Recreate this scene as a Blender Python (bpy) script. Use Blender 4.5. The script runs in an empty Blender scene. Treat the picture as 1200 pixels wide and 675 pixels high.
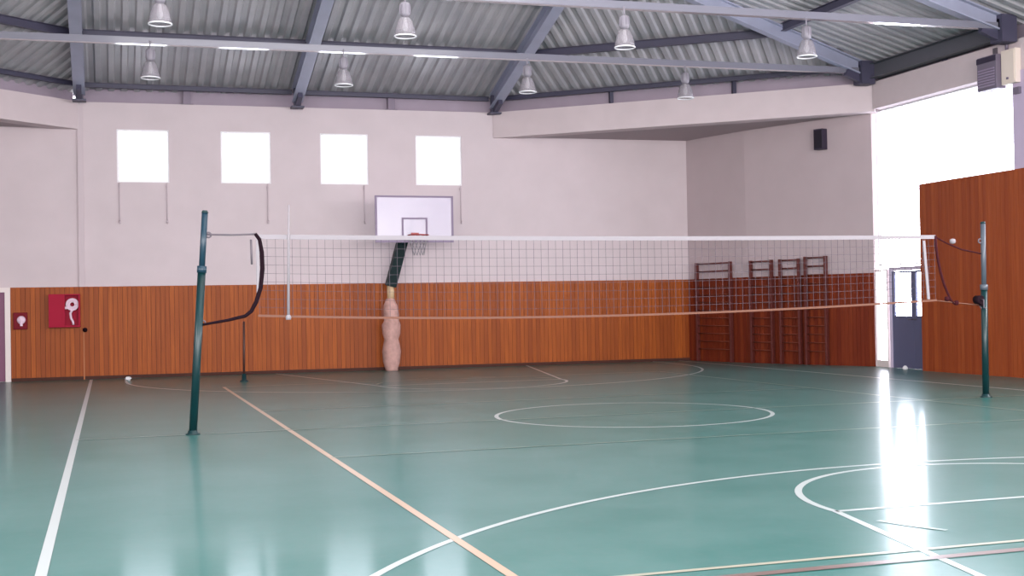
import bpy, bmesh, math, random
from mathutils import Vector, Matrix
random.seed(7)
S = bpy.context.scene
COL = S.collection
PI = math.pi

# ------------------------------------------------------------------ materials
def mat(name, col, rough=.6, metal=0, spec=.5, noise=0, nscale=8, bump=0, bscale=40, coat=0, alpha=None, col2=None):
    m = bpy.data.materials.new(name); m.use_nodes = True
    nt = m.node_tree; N = nt.nodes; L = nt.links
    b = N['Principled BSDF']
    b.inputs['Base Color'].default_value = (*col, 1)
    b.inputs['Roughness'].default_value = rough
    b.inputs['Metallic'].default_value = metal
    b.inputs['Specular IOR Level'].default_value = spec
    if coat:
        b.inputs['Coat Weight'].default_value = coat; b.inputs['Coat Roughness'].default_value = .12
    if alpha is not None: b.inputs['Alpha'].default_value = alpha
    if noise or bump:
        tc = N.new('ShaderNodeTexCoord')
    if noise:
        n = N.new('ShaderNodeTexNoise'); n.inputs['Scale'].default_value = nscale; n.inputs['Detail'].default_value = 5
        L.new(tc.outputs['Object'], n.inputs['Vector'])
        r = N.new('ShaderNodeMapRange'); r.inputs[1].default_value = .3; r.inputs[2].default_value = .7
        L.new(n.outputs['Fac'], r.inputs[0])
        x = N.new('ShaderNodeMix'); x.data_type = 'RGBA'
        c2 = col2 or tuple(c * (1 - noise) for c in col)
        x.inputs[6].default_value = (*col, 1); x.inputs[7].default_value = (*c2, 1)
        L.new(r.outputs[0], x.inputs[0]); L.new(x.outputs[2], b.inputs['Base Color'])
    if bump:
        n2 = N.new('ShaderNodeTexNoise'); n2.inputs['Scale'].default_value = bscale; n2.inputs['Detail'].default_value = 3
        L.new(tc.outputs['Object'], n2.inputs['Vector'])
        bp = N.new('ShaderNodeBump'); bp.inputs['Strength'].default_value = bump; bp.inputs['Distance'].default_value = .01
        L.new(n2.outputs['Fac'], bp.inputs['Height']); L.new(bp.outputs[0], b.inputs['Normal'])
    return m

def wood(name, c1, c2, c3, bw=.1, top=None):
    """vertical boards: tone changes per board (object x) and streaks along z"""
    m = bpy.data.materials.new(name); m.use_nodes = True
    nt = m.node_tree; N = nt.nodes; L = nt.links; b = N['Principled BSDF']
    b.inputs['Roughness'].default_value = .5; b.inputs['Specular IOR Level'].default_value = .25
    tc = N.new('ShaderNodeTexCoord'); sx = N.new('ShaderNodeSeparateXYZ'); L.new(tc.outputs['Object'], sx.inputs[0])
    d = N.new('ShaderNodeMath'); d.operation = 'DIVIDE'; d.inputs[1].default_value = bw; L.new(sx.outputs['X'], d.inputs[0])
    f = N.new('ShaderNodeMath'); f.operation = 'FLOOR'; L.new(d.outputs[0], f.inputs[0])
    w = N.new('ShaderNodeTexWhiteNoise'); w.noise_dimensions = '1D'; L.new(f.outputs[0], w.inputs['W'])
    mp = N.new('ShaderNodeMapping'); mp.inputs['Scale'].default_value = (30, 30, 1.2); L.new(tc.outputs['Object'], mp.inputs[0])
    n = N.new('ShaderNodeTexNoise'); n.inputs['Scale'].default_value = 1; n.inputs['Detail'].default_value = 4; L.new(mp.outputs[0], n.inputs['Vector'])
    x = N.new('ShaderNodeMix'); x.data_type = 'RGBA'; x.inputs[6].default_value = (*c1, 1); x.inputs[7].default_value = (*c2, 1)
    L.new(w.outputs['Value'], x.inputs[0])
    rr = N.new('ShaderNodeMapRange'); rr.inputs[1].default_value = .35; rr.inputs[2].default_value = .75; rr.inputs[4].default_value = .8
    L.new(n.outputs['Fac'], rr.inputs[0])
    y = N.new('ShaderNodeMix'); y.data_type = 'RGBA'; y.inputs[7].default_value = (*c3, 1)
    L.new(rr.outputs[0], y.inputs[0]); L.new(x.outputs[2], y.inputs[6])
    L.new(y.outputs[2], b.inputs['Base Color'])
    return m

M = {}
M['cream'] = mat('cream_plaster', (.66, .56, .585), .85, noise=.06, nscale=1.5, bump=.15)
M['beam_cream'] = mat('cream_beam_paint', (.66, .55, .57), .8, noise=.06, nscale=2)
M['bay'] = mat('shaded_cream_plaster', (.52, .42, .44), .85, noise=.06, nscale=1.5)  # cream plaster greyed in colour for the shade in the bays
M['band'] = mat('lilac_grey_band', (.38, .31, .38), .8, noise=.1, nscale=2)
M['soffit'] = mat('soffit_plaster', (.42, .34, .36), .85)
M['wood'] = wood('orange_brown_boards', (.43, .10, .011), (.28, .058, .007), (.24, .044, .005))
M['wood_shaded'] = wood('shaded_brown_boards', (.24, .042, .012), (.15, .02, .008), (.13, .018, .008))  # same boards with the bay shade put into a darker colour
M['wood_part'] = wood('partition_boards', (.38, .085, .022), (.27, .05, .014), (.24, .042, .012))
M['groove'] = mat('groove_brown', (.06, .015, .008), .8)
M['sheet'] = mat('corrugated_steel', (.44, .42, .44), .45, noise=.22, nscale=1.2, col2=(.34, .33, .36))
M['steel'] = mat('blue_grey_steel_paint', (.34, .35, .46), .4, noise=.1, nscale=3)
M['steel_dk'] = mat('dark_blue_steel_paint', (.06, .055, .095), .5)
M['eave_shade'] = mat('eave_shade_grey', (.1, .1, .12), .6)  # dark tone standing for shade under the right eave
M['tie'] = mat('glossy_lilac_paint', (.2, .195, .24), .12, coat=1)
M['white'] = mat('white_paint', (.85, .82, .84), .5)
M['frame_w'] = mat('white_window_frame', (.85, .82, .85), .4)
M['door_w'] = mat('cream_white_frame', (.8, .7, .68), .5)
M['door_blue'] = mat('blue_grey_door', (.11, .12, .21), .4)
M['maroon'] = mat('purple_maroon_door', (.2, .06, .13), .5)
M['green'] = mat('dark_green_paint', (.001, .028, .032), .35, noise=.3, nscale=5)
M['post_top'] = mat('blue_grey_post', (.012, .04, .065), .35)
M['post_grey'] = mat('grey_post', (.08, .095, .12), .35)
M['black'] = mat('black_cord', (.012, .004, .008), .8, spec=.1)
M['maroon_cord'] = mat('maroon_cord', (.045, .008, .012), .8, spec=.1)
M['cord'] = mat('grey_cord', (.12, .1, .12), .6)
M['netstring'] = mat('net_string', (.11, .09, .11), .9, spec=.05)
M['tape'] = mat('white_net_tape', (.3, .275, .3), .7, spec=.2)
M['tape_low'] = mat('pale_net_tape', (.19, .09, .065), .7, spec=.1)
M['pad'] = mat('pale_pink_padding', (.62, .36, .32), .8, noise=.3, nscale=9, bump=.6, bscale=12)
M['padtop'] = mat('cream_pole', (.6, .42, .25), .6)
M['board_line'] = mat('grey_violet_line', (.23, .17, .26), .5)
M['rim'] = mat('red_rim', (.35, .05, .05), .4)
M['red'] = mat('red_enamel', (.36, .002, .03), .5, spec=.15)
M['red_dk'] = mat('dark_red_enamel', (.17, .002, .012), .5, spec=.15)
M['hose'] = mat('white_hose', (.8, .6, .72), .6)
M['grey_box'] = mat('grey_metal_box', (.16, .13, .18), .5)
M['cream_box'] = mat('cream_metal_box', (.8, .68, .6), .5)
M['speaker'] = mat('black_speaker_shell', (.03, .02, .045), .5)
M['ladder'] = mat('dark_red_wood', (.13, .025, .02), .45, noise=.3, nscale=20)
M['rung'] = mat('red_brown_rung', (.15, .026, .01), .8)
M['lamp'] = mat('lamp_grey_plastic', (.36, .33, .37), .25, alpha=.42)
M['lamp_gear'] = mat('lamp_gear_grey', (.24, .22, .26), .4)
M['lamp_lip'] = mat('lamp_white_lip', (.9, .88, .92), .3)
M['pilaster'] = mat('lilac_plaster', (.55, .45, .6), .8)
M['dirt'] = mat('white_scrap', (.7, .68, .7), .7)

def mk_glass():
    m = bpy.data.materials.new('window_glass'); m.use_nodes = True
    nt = m.node_tree; N = nt.nodes; L = nt.links; N.remove(N['Principled BSDF'])
    t = N.new('ShaderNodeBsdfTransparent'); t.inputs[0].default_value = (.96, .96, 1, 1)
    g = N.new('ShaderNodeBsdfGlossy'); g.inputs['Roughness'].default_value = .05
    lw = N.new('ShaderNodeLayerWeight'); lw.inputs[0].default_value = .15
    x = N.new('ShaderNodeMixShader'); L.new(lw.outputs['Fresnel'], x.inputs[0]); L.new(t.outputs[0], x.inputs[1]); L.new(g.outputs[0], x.inputs[2])
    L.new(x.outputs[0], N['Material Output'].inputs[0]); return m
M['glass'] = mk_glass()
def mk_board():
    m = bpy.data.materials.new('milky_backboard'); m.use_nodes = True
    nt = m.node_tree; N = nt.nodes; L = nt.links; b = N['Principled BSDF']
    b.inputs['Base Color'].default_value = (.78, .72, .86, 1); b.inputs['Roughness'].default_value = .15; b.inputs['Alpha'].default_value = .5
    return m
M['board'] = mk_board()

def mk_floor():
    m = bpy.data.materials.new('green_sports_floor'); m.use_nodes = True
    nt = m.node_tree; N = nt.nodes; L = nt.links; b = N['Principled BSDF']
    tc = N.new('ShaderNodeTexCoord')
    n = N.new('ShaderNodeTexNoise'); n.inputs['Scale'].default_value = .9; n.inputs['Detail'].default_value = 8; n.inputs['Roughness'].default_value = .65
    L.new(tc.outputs['Object'], n.inputs['Vector'])
    cr = N.new('ShaderNodeValToRGB'); e = cr.color_ramp.elements
    e[0].position = .36; e[0].color = (.028, .132, .118, 1); e[1].position = .66; e[1].color = (.062, .166, .154, 1)
    L.new(n.outputs['Fac'], cr.inputs[0])
    n2 = N.new('ShaderNodeTexNoise'); n2.inputs['Scale'].default_value = 14; n2.inputs['Detail'].default_value = 3
    L.new(tc.outputs['Object'], n2.inputs['Vector'])
    x = N.new('ShaderNodeMix'); x.data_type = 'RGBA'; x.inputs[7].default_value = (.12, .16, .16, 1)
    r = N.new('ShaderNodeMapRange'); r.inputs[1].default_value = .5; r.inputs[2].default_value = .8; r.inputs[4].default_value = .18
    L.new(n2.outputs['Fac'], r.inputs[0]); L.new(r.outputs[0], x.inputs[0]); L.new(cr.outputs[0], x.inputs[6])
    L.new(x.outputs[2], b.inputs['Base Color'])
    r2 = N.new('ShaderNodeMapRange'); r2.inputs[3].default_value = .36; r2.inputs[4].default_value = .42
    L.new(n.outputs['Fac'], r2.inputs[0]); L.new(r2.outputs[0], b.inputs['Roughness'])
    b.inputs['Specular IOR Level'].default_value = .18
    b.inputs['Coat Weight'].default_value = .32; b.inputs['Coat Roughness'].default_value = .12
    return m
M['floor'] = mk_floor()
M['ln_white'] = mat('court_line_white', (.42, .47, .47), .3)
M['ln_orange'] = mat('court_line_peach', (.46, .33, .24), .3)
M['ln_faint'] = mat('court_line_worn_cream', (.15, .23, .20), .3)
M['ln_cream'] = mat('court_line_cream', (.34, .33, .26), .3)
M['ln_red'] = mat('court_line_dull_red', (.15, .10, .09), .3)

# ------------------------------------------------------------------ helpers
class MB:
    def __init__(s): s.bm = bmesh.new(); s.mi = 0
    def face(s, pts):
        vs = [s.bm.verts.new(p) for p in pts]; f = s.bm.faces.new(vs); f.material_index = s.mi; return f
    def hexa(s, p):   # 8 points: bottom 4, top 4
        v = [s.bm.verts.new(q) for q in p]
        for idx in ((3,2,1,0),(4,5,6,7),(0,1,5,4),(1,2,6,5),(2,3,7,6),(3,0,4,7)):
            f = s.bm.faces.new([v[i] for i in idx]); f.material_index = s.mi
        return s
    def box(s, x0, x1, y0, y1, z0, z1):
        return s.hexa([(x0,y0,z0),(x1,y0,z0),(x1,y1,z0),(x0,y1,z0),(x0,y0,z1),(x1,y0,z1),(x1,y1,z1),(x0,y1,z1)])
    def bar(s, a, b, w, h, up=(0,0,1)):  # rectangular bar from a to b
        a = Vector(a); b = Vector(b); d = (b-a).normalized(); u = Vector(up)
        r = d.cross(u)
        if r.length < 1e-4: r = d.cross(Vector((0,1,0)))
        r.normalize(); u = r.cross(d).normalized(); r *= w/2; u *= h/2
        return s.hexa([a-r-u, a+r-u, b+r-u, b-r-u, a-r+u, a+r+u, b+r+u, b-r+u])
    def tube(s, pts, rad, seg=10, cap=True):
        pts = [Vector(p) for p in pts]; n = len(pts)
        rads = rad if isinstance(rad, (list, tuple)) else [rad]*n
        rings = []; prev = None
        for i, p in enumerate(pts):
            d = (pts[min(i+1, n-1)] - pts[max(i-1, 0)]).normalized()
            if prev is None:
                r = d.cross(Vector((0,0,1)));
                if r.length < 1e-3: r = d.cross(Vector((0,1,0)))
                r.normalize()
            else:
                r = (prev - d*prev.dot(d)).normalized()
            prev = r; u = d.cross(r)
            rings.append([s.bm.verts.new(p + (r*math.cos(2*PI*k/seg) + u*math.sin(2*PI*k/seg))*rads[i]) for k in range(seg)])
        for i in range(n-1):
            for k in range(seg):
                f = s.bm.faces.new([rings[i][k], rings[i][(k+1)%seg], rings[i+1][(k+1)%seg], rings[i+1][k]]); f.smooth = True; f.material_index = s.mi
        if cap:
            f = s.bm.faces.new(rings[0][::-1]); f.material_index = s.mi
            f = s.bm.faces.new(rings[-1]); f.material_index = s.mi
        return s
    def lathe(s, prof, c=(0,0,0), seg=28, cap=True):   # prof: (r,z)
        c = Vector(c); rings = []
        for r, z in prof:
            rings.append([s.bm.verts.new(c + Vector((r*math.cos(2*PI*k/seg), r*math.sin(2*PI*k/seg), z))) for k in range(seg)])
        for i in range(len(rings)-1):
            for k in range(seg):
                f = s.bm.faces.new([rings[i][k], rings[i][(k+1)%seg], rings[i+1][(k+1)%seg], rings[i+1][k]]); f.smooth = True; f.material_index = s.mi
        if cap:
            for rg in (rings[0], rings[-1]):
                try: s.bm.faces.new(rg).material_index = s.mi
                except Exception: pass
        return s
    def torus(s, c, R, r, axis='z', a0=0, a1=2*PI, seg=28, k=8):
        pts = []
        for i in range(seg+1):
            a = a0 + (a1-a0)*i/seg
            p = {'z': (math.cos(a)*R, math.sin(a)*R, 0), 'y': (math.cos(a)*R, 0, math.sin(a)*R), 'x': (0, math.cos(a)*R, math.sin(a)*R)}[axis]
            pts.append(Vector(c) + Vector(p))
        return s.tube(pts, r, k)
    def build(s, name, m, parent=None, recalc=True, loc=None, rotz=0, bevel=0):
        if recalc: bmesh.ops.recalc_face_normals(s.bm, faces=s.bm.faces)
        me = bpy.data.meshes.new(name); s.bm.to_mesh(me); s.bm.free()
        for q in (m if isinstance(m, (list, tuple)) else [m]): me.materials.append(q)
        o = bpy.data.objects.new(name, me); COL.objects.link(o)
        if parent: o.parent = parent
        if loc: o.location = loc
        o.rotation_euler = (0, 0, rotz)
        if bevel:
            b = o.modifiers.new('bevel', 'BEVEL'); b.width = bevel; b.segments = 2; b.limit_method = 'ANGLE'
        return o

def empty(name, loc, rotz=0):
    o = bpy.data.objects.new(name, None); COL.objects.link(o); o.location = loc; o.rotation_euler = (0,0,rotz); o.empty_display_size = .2
    return o
def tag(o, label, cat, group=None):
    o['label'] = label; o['category'] = cat
    if group: o['group'] = group
    return o
def struct(o, label, cat):
    o['kind'] = 'structure'; o['label'] = label; o['category'] = cat; return o
def copy_tree(o, parent=None):
    c = o.copy(); COL.objects.link(c)
    if parent: c.parent = parent
    for ch in [q for q in bpy.data.objects if q.parent == o]: copy_tree(ch, c)
    return c

# ------------------------------------------------------------------ plan of the hall (metres; court centre = origin)
AX = -2.425                                   # axis of symmetry of the hall
def ya(x): return 13.4025 - .0332*x           # back wall line
WZ, BEAM0, BEAM1 = 2.02, 5.46, 6.07
V1, V2, V3 = -7.1, 2.25, 9.0
YC = 7.7                                      # where the slanted sides meet the side walls
YB = -18.0                                    # rear of the hall, behind the camera
mirx = lambda x: 2*AX - x

def wall_line(name, p, q, z0, z1, m, thick=.2, holes=(), side=1, label='', cat='wall'):
    """wall from p to q (xy), inner face on the line, body to the left*side; holes = (s0,s1,z0,z1) along the line"""
    p = Vector((*p, 0)); q = Vector((*q, 0)); L = (q-p).length; ang = math.atan2(q.y-p.y, q.x-p.x)
    b = MB(); xs = sorted({0, L, *[h[0] for h in holes], *[h[1] for h in holes]}); y0, y1 = (0, thick*side) if side > 0 else (thick*side, 0)
    for a, c in zip(xs, xs[1:]):
        hs = [h for h in holes if h[0] <= a+1e-6 and h[1] >= c-1e-6]
        if not hs: b.box(a, c, y0, y1, z0, z1)
        else:
            h = hs[0]
            if h[2] > z0: b.box(a, c, y0, y1, z0, h[2])
            if h[3] < z1: b.box(a, c, y0, y1, h[3], z1)
    o = b.build(name, m, loc=p, rotz=ang)
    return struct(o, label, cat)

def boards(name, p, q, z0, z1, m, bw=.1, th=.03, side=1, label='', gap=.006):
    """vertical tongue and groove boards over a dark backing, in front of line p-q"""
    p = Vector((*p, 0)); q = Vector((*q, 0)); L = (q-p).length; ang = math.atan2(q.y-p.y, q.x-p.x)
    b = MB(); b.mi = 1
    f = lambda a, c: (a, c) if side < 0 else (-c, -a)
    b.box(0, L, *f(0, th*.5), z0, z1 - .005)
    b.mi = 0; x = 0
    while x < L-1e-4:
        x1 = min(x+bw, L); b.box(x+gap/2, x1-gap/2, *f(th*.5, th), z0, z1); x += bw
    o = b.build(name, [m, M['groove']], loc=p, rotz=ang)
    return struct(o, label, 'wall panelling')

# floor with its painted lines (pattern of the floor)
fb = MB()
fb.box(-14.6, 9.6, YB-.3, 14.6, -.2, 0)
LZ = .002
def fl(a, b_, w, mi):
    fb.mi = mi; a = Vector((*a, 0)); b2 = Vector((*b_, 0)); d = (b2-a).normalized(); n = Vector((-d.y, d.x, 0))*w/2; z = Vector((0,0,LZ + mi*.0004))
    fb.face([a-n+z, b2-n+z, b2+n+z, a+n+z])
def arc(c, r, w, a0, a1, mi, seg=90):
    fb.mi = mi; z = LZ + mi*.0004
    for i in range(seg):
        t0 = a0+(a1-a0)*i/seg; t1 = a0+(a1-a0)*(i+1)/seg
        P = lambda rr, t: (c[0]+rr*math.cos(t), c[1]+rr*math.sin(t), z)
        fb.face([P(r-w/2,t0), P(r+w/2,t0), P(r+w/2,t1), P(r-w/2,t1)])
LW = .055
for s in (-1, 1): fl((s*6.93, -13.3), (s*6.93, 13.4), .065, 1)
fl((-6.95, -13.3), (6.95, -13.3), LW, 1)
fl((-6.93, 0), (6.93, 0), LW, 3)
arc((0,0), 1.8, .055, 0, 2*PI, 1)
for s in (-1, 1):
    yh = s*11.9
    th = math.acos(min(1, 6.2/6.224))
    a = PI/2 if s < 0 else -PI/2
    arc((0, yh), 6.224, .055, a-PI/2, a+PI/2, 1, 120)
    for t in (-1, 1):
        fl((t*6.224, yh), (t*6.224, s*13.3), LW, 1)
        fl((t*1.8, s*7.66), (t*2.98, s*13.3), LW, 1)
    fl((-1.8, s*7.66), (1.8, s*7.66), LW, 1)
    arc((0, s*7.66), 1.8, .055, a-PI/2, a+PI/2, 1, 60)
    for k in range(4):
        a2 = -a - PI/2 + PI*(k+.3)/4
        arc((0, s*7.66), 1.8, .05, a2, a2+.28, 3, 6)
    fl((-4.5, s*9), (4.5, s*9), .05, 4 if s < 0 else 3)
    fl((-4.5, s*3), (4.5, s*3), .05, 3)
for s in (-1,): fl((s*4.5, -9), (s*4.5, 9), .06, 2)
fl((4.5, -9), (4.5, 9), .05, 3)
fl((-3.6, -9.22), (3.0, -9.22), .08, 5)
fo = fb.build('floor', [M['floor'], M['ln_white'], M['ln_orange'], M['ln_faint'], M['ln_cream'], M['ln_red']])
struct(fo, 'glossy green sports floor with painted court lines', 'floor')

# back wall with four square window openings
xl, xr = mirx(7.245), 7.245
PL = (xl, ya(xl)); PR = (xr, ya(xr))
ca = math.cos(math.atan(-.0332))
wins = []
for k in range(4):
    x0 = -6.341 + k*2.232; wins.append((x0, x0+1.109))
holes = [((a-xl)/ca, (b-xl)/ca, 4.313, 5.488) for a, b in wins]
wall_line('wall_back', PL, PR, 0, BEAM1, M['cream'], .3, holes, label='long cream plaster wall with four square windows', cat='wall')
boards('trim_1', (-8.56, ya(-8.56)), PR, 0, WZ, M['wood'], side=1, label='orange-brown vertical wood boards along the foot of the long back wall')
boards('trim_2', PL, (-9.62, ya(-9.62)), 0, WZ, M['wood'], side=1, label='orange-brown wood boards beyond the door at the far left')
ang = math.atan(-.0332)
for k, (a, b) in enumerate(wins):
    names = ['first', 'second', 'third', 'fourth']
    e = empty('window_%d' % (k+1), (a, ya(a), 4.313), ang)
    W = (b-a)/ca; H = 5.488-4.313
    f = MB(); t = .04
    for q in ((0, W, 0, t), (0, W, H-t, H), (0, t, t, H-t), (W-t, W, t, H-t)):
        f.box(q[0], q[1], .02, .1, q[2], q[3])
    f.build('window_frame', M['frame_w'], e)
    g = MB(); g.box(t, W-t, .055, .061, t, H-t); g.build('window_pane', M['glass'], e)
    struct(e, 'square white-lit window, %s from the left in the back wall' % names[k], 'window')
# slender rods hanging under the windows
for i, (x, lab) in enumerate([(-6.30, 'thin grey rod hanging below the left edge of the leftmost square window'),
                              (-5.29, 'thin grey rod hanging below the right edge of the leftmost square window'),
                              (-3.085, 'thin grey rod hanging below the second square window from the left'),
                              (-.88, 'thin grey rod on the wall just left of the basketball backboard'),
                              (1.42, 'thin grey rod on the wall just right of the basketball backboard')]):
    r = MB(); y = ya(x) - .04
    r.tube([(x, y, 4.3), (x, y, 3.42)], .01, 8); r.tube([(x, y, 3.46), (x, y-.03, 3.44), (x, y-.03, 3.40)], .018, 8)
    r.box(x-.02, x+.02, y, ya(x)+.005, 4.2, 4.25)
    tag(r.build('window_winder_rod', mat('rod_grey_%d' % i, (.58, .48, .52), .7)), lab, 'rod', 'window rods on the back wall')

# bays at both ends of the back wall
B1 = (7.817, 11.222); B2 = (9.17, 8.05)
BL = [((PR), B1), (B1, B2)]
k = 1
for sd, nm in ((1, 'right'), (-1, 'left')):
    for j, (p, q) in enumerate(BL):
        if sd < 0: p, q = (mirx(p[0]), p[1] if j else PL[1]), (mirx(q[0]), q[1])
        side = 1 if sd > 0 else -1
        nmw = 'wall_%s_bay%s' % (nm, '' if j == 0 else '_end')
        wall_line(nmw, p, q, 0, BEAM0+.06, M['bay'], .2, side=side, label='%s %s cream wall of the %s corner bay' % (('narrow', 'wide')[j], 'shade-greyed', nm))
        boards('trim_%d' % (3+k), p, q, 0, WZ, M['wood_shaded'], side=side, label='red-brown wood boards, colour darkened for shade, on the %s wall of the %s corner bay' % (('narrow', 'wide')[j], nm)); k += 1
    # soffit of the bay
    P = [(V2, ya(V2)), (9.25, 7.75), (9.45, 8.0), (8.1, 11.4), (7.5, 13.5), (7.2, 13.6)]
    if sd < 0: P = [(mirx(x), y) for x, y in P]; 
    if sd < 0: P[0] = (V1, ya(V1)); P[-1] = (P[-1][0], 14.0); P[-2] = (P[-2][0], 14.0)
    b = MB(); vb = [b.bm.verts.new((x, y, BEAM0+.03)) for x, y in P]; vt = [b.bm.verts.new((x, y, BEAM0+.12)) for x, y in P]
    b.bm.faces.new(vb); b.bm.faces.new(vt[::-1])
    for i in range(len(P)): b.bm.faces.new([vb[i], vb[(i+1)%len(P)], vt[(i+1)%len(P)], vt[i]])
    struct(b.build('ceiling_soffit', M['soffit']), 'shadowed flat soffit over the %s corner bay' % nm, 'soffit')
    # slanted ring beam, and the recessed band above it
    p, q = (Vector((V2, ya(V2)-.02, 0)), Vector((9.05, 7.72, 0)))
    if sd < 0: p, q = Vector((V1, ya(V1)-.02, 0)), Vector((mirx(9.05), 7.72, 0))
    d = (q-p).normalized(); n = Vector((-d.y, d.x, 0))*sd
    b = MB(); z0 = Vector((0,0,BEAM0)); z1 = Vector((0,0,BEAM1))
    b.hexa([p+z0, q+z0, q+n*.4+z0, p+n*.4+z0, p+z1, q+z1, q+n*.4+z1, p+n*.4+z1])
    struct(b.build('trim_%d' % (10+sd), M['beam_cream']), 'slanted cream ring beam over the %s corner bay' % nm, 'beam')
    b = MB(); z0 = Vector((0,0,BEAM1)); z1 = Vector((0,0,6.62)); a = n*.22; c = n*.36; q = q + d*.45
    b.hexa([p+a+z0, q+a+z0, q+c+z0, p+c+z0, p+a+z1, q+a+z1, q+c+z1, p+c+z1])
    struct(b.build('trim_%d' % (14+sd), M['band']), 'recessed lilac-grey band above the slanted %s ring beam' % nm, 'wall band')

b = MB(); b.hexa([(V1, ya(V1)+.12, BEAM1), (V2, ya(V2)+.12, BEAM1), (V2, ya(V2)+.3, BEAM1), (V1, ya(V1)+.3, BEAM1),
                  (V1, ya(V1)+.12, 6.6), (V2, ya(V2)+.12, 6.6), (V2, ya(V2)+.3, 6.6), (V1, ya(V1)+.3, 6.6)])
struct(b.build('trim_16', M['band']), 'recessed lilac-grey band between the back wall top and the roof', 'wall band')
# thin ledge line along the top of the back wall
# vertical strip (pilaster) at the left end of the windowed wall
b = MB(); x = -7.1
b.box(x-.06, x+.06, ya(x)-.05, ya(x)+.02, WZ, BEAM1)
struct(b.build('trim_17', mat('strip_cream', (.6, .5, .53), .7)), 'narrow vertical cream strip left of the leftmost square window', 'trim')
b = MB(); b.box(x+.01, x+.04, ya(x)-.05, ya(x)+.0, 0, 1.05)
tag(b.build('cable_cover', mat('cable_cover_tan', (.42, .14, .05), .7)), 'thin pale vertical cable cover on the wood below the small black knob', 'cable cover')

# dark strip added for the soft dark edge at the wall foot
b = MB(); b.hexa([(-8.55, ya(-8.55)-.045, 0), (xr, ya(xr)-.045, 0), (xr, ya(xr)-.03, 0), (-8.55, ya(-8.55)-.03, 0),
                  (-8.55, ya(-8.55)-.045, .07), (xr, ya(xr)-.045, .07), (xr, ya(xr)-.03, .07), (-8.55, ya(-8.55)-.03, .07)])
struct(b.build('floor_edge_strip', M['groove']), 'low dark strip added for the soft dark edge under the back wall boards', 'edge strip')

# right side: glazed wall, door, partition
GX = 9.17
b = MB()
b.box(GX, GX+.3, YB, 8.05, BEAM0+.04, BEAM1); b.box(9.0, GX, YB, 7.72, BEAM0+.04, BEAM1)
struct(b.build('wall_right_beam', M['beam_cream']), 'cream ring beam above the bright glazing on the right', 'beam')
b = MB(); b.box(9.22, 9.36, YB, 7.75, BEAM1, 6.62)
struct(b.build('trim_18', M['band']), 'recessed lilac-grey band above the right ring beam', 'wall band')
b = MB(); b.box(GX, GX+.2, YB, 5.9, 0, 2.1)
struct(b.build('wall_right', M['cream']), 'cream lower wall behind the right wood partition', 'wall')
# white jamb between bay and door
e = empty('window_7', (GX+.05, 7.81, 0))
b = MB(); b.box(-.05, .04, -.22, -.19, 0, 2.08); b.box(-.05, .04, .19, .22, 0, 2.08); b.box(-.05, .04, -.19, .19, 0, .14); b.box(-.05, .04, -.19, .19, 2.04, 2.08)
b.build('window_frame', M['door_w'], e)
b = MB(); b.box(-.005, .001, -.19, .19, .14, 2.04); b.build('window_pane', M['glass'], e)
struct(e, 'narrow sunlit side light left of the double door', 'window')
# big window
def glazing(nm, y0, y1, z0, z1, label, step=2.4):
    e = empty(nm, (GX+.08, (y0+y1)/2, z0)); W = (y1-y0); f = MB(); t = .03
    f.box(0, .08, -W/2, W/2, 0, t); f.box(0, .08, -W/2, W/2, z1-z0-t, z1-z0)
    n = max(1, round(W/step))
    for i in range(n+1):
        y = -W/2 + t/2 + (W-t)*i/n; f.box(0, .08, y-t/2, y+t/2, t, z1-z0-t)
    f.build('window_frame', M['frame_w'], e)
    g = MB(); g.box(.035, .041, -W/2+t, W/2-t, t, z1-z0-t); g.build('window_pane', M['glass'], e)
    struct(e, label, 'window')
glazing('window_5', 3.42, 8.0, 2.16, 5.5, 'wide blown-out window above the double door and wood partition', 5)
glazing('window_6', -3.6, 2.85, 3.0, 5.5, 'bright window further right above the wood partition', 2.2)
b = MB(); b.box(8.98, GX+.2, 2.88, 3.38, 0, BEAM0+.04)
struct(b.build('trim_20', M['pilaster']), 'lilac plaster pillar at the right edge beside the bright window', 'pillar')
b = MB(); b.box(GX, GX+.2, -3.6, 2.88, 2.1, 3.0); b.box(GX, GX+.2, YB, -3.6, 2.1, BEAM0+.04)
struct(b.build('wall_right_upper', M['cream']), 'cream wall between the pillar and the rear of the hall', 'wall')

# double door
d = empty('door_1', (GX+.06, 7.56, 0))
b = MB(); W = 1.6; H = 2.12
b.box(-.03, .07, -.05, 0, 0, H); b.box(-.03, .07, -W, -W+.05, 0, H); b.box(-.03, .07, -W+.05, -.05, 2.04, H)
b.build('door_frame', mat('lilac_white_frame', (.6, .52, .66), .5), d)
for s, (y1, y0) in enumerate(((-.055, -.785), (-.79, -1.545))):
    lf = MB(); t = .075
    lf.box(0, .045, y0, y1, .002, 1.09)
    lf.box(0, .045, y0, y0+t, 1.09, 2.03); lf.box(0, .045, y1-t, y1, 1.09, 2.03); lf.box(0, .045, y0+t, y1-t, 1.99, 2.03)
    lo = lf.build('door_leaf', M['door_blue'], d)
    g = MB(); g.box(.018, .024, y0+t, y1-t, 1.09, 1.99); g.build('door_pane', M['glass'], lo)
    h = MB(); yy = (y0+.04) if s == 0 else (y1-.04)
    h.tube([(-.0, yy, 1.02), (-.05, yy, 1.02), (-.05, yy+(.1 if s == 0 else -.1), 1.02)], .011, 8); h.build('door_handle', M['cord'], lo)
struct(d, 'blue-grey double door with glass upper panes at the right', 'door')
# doors' white floor stop
b = MB(); b.lathe([(.0, 0), (.05, 0), (.055, .03), (.03, .07), (0, .08)], (8.98, 6.75, 0), 14, False)
tag(b.build('door_stop', M['dirt']), 'small white door stop on the floor at the double door', 'door stop')

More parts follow.
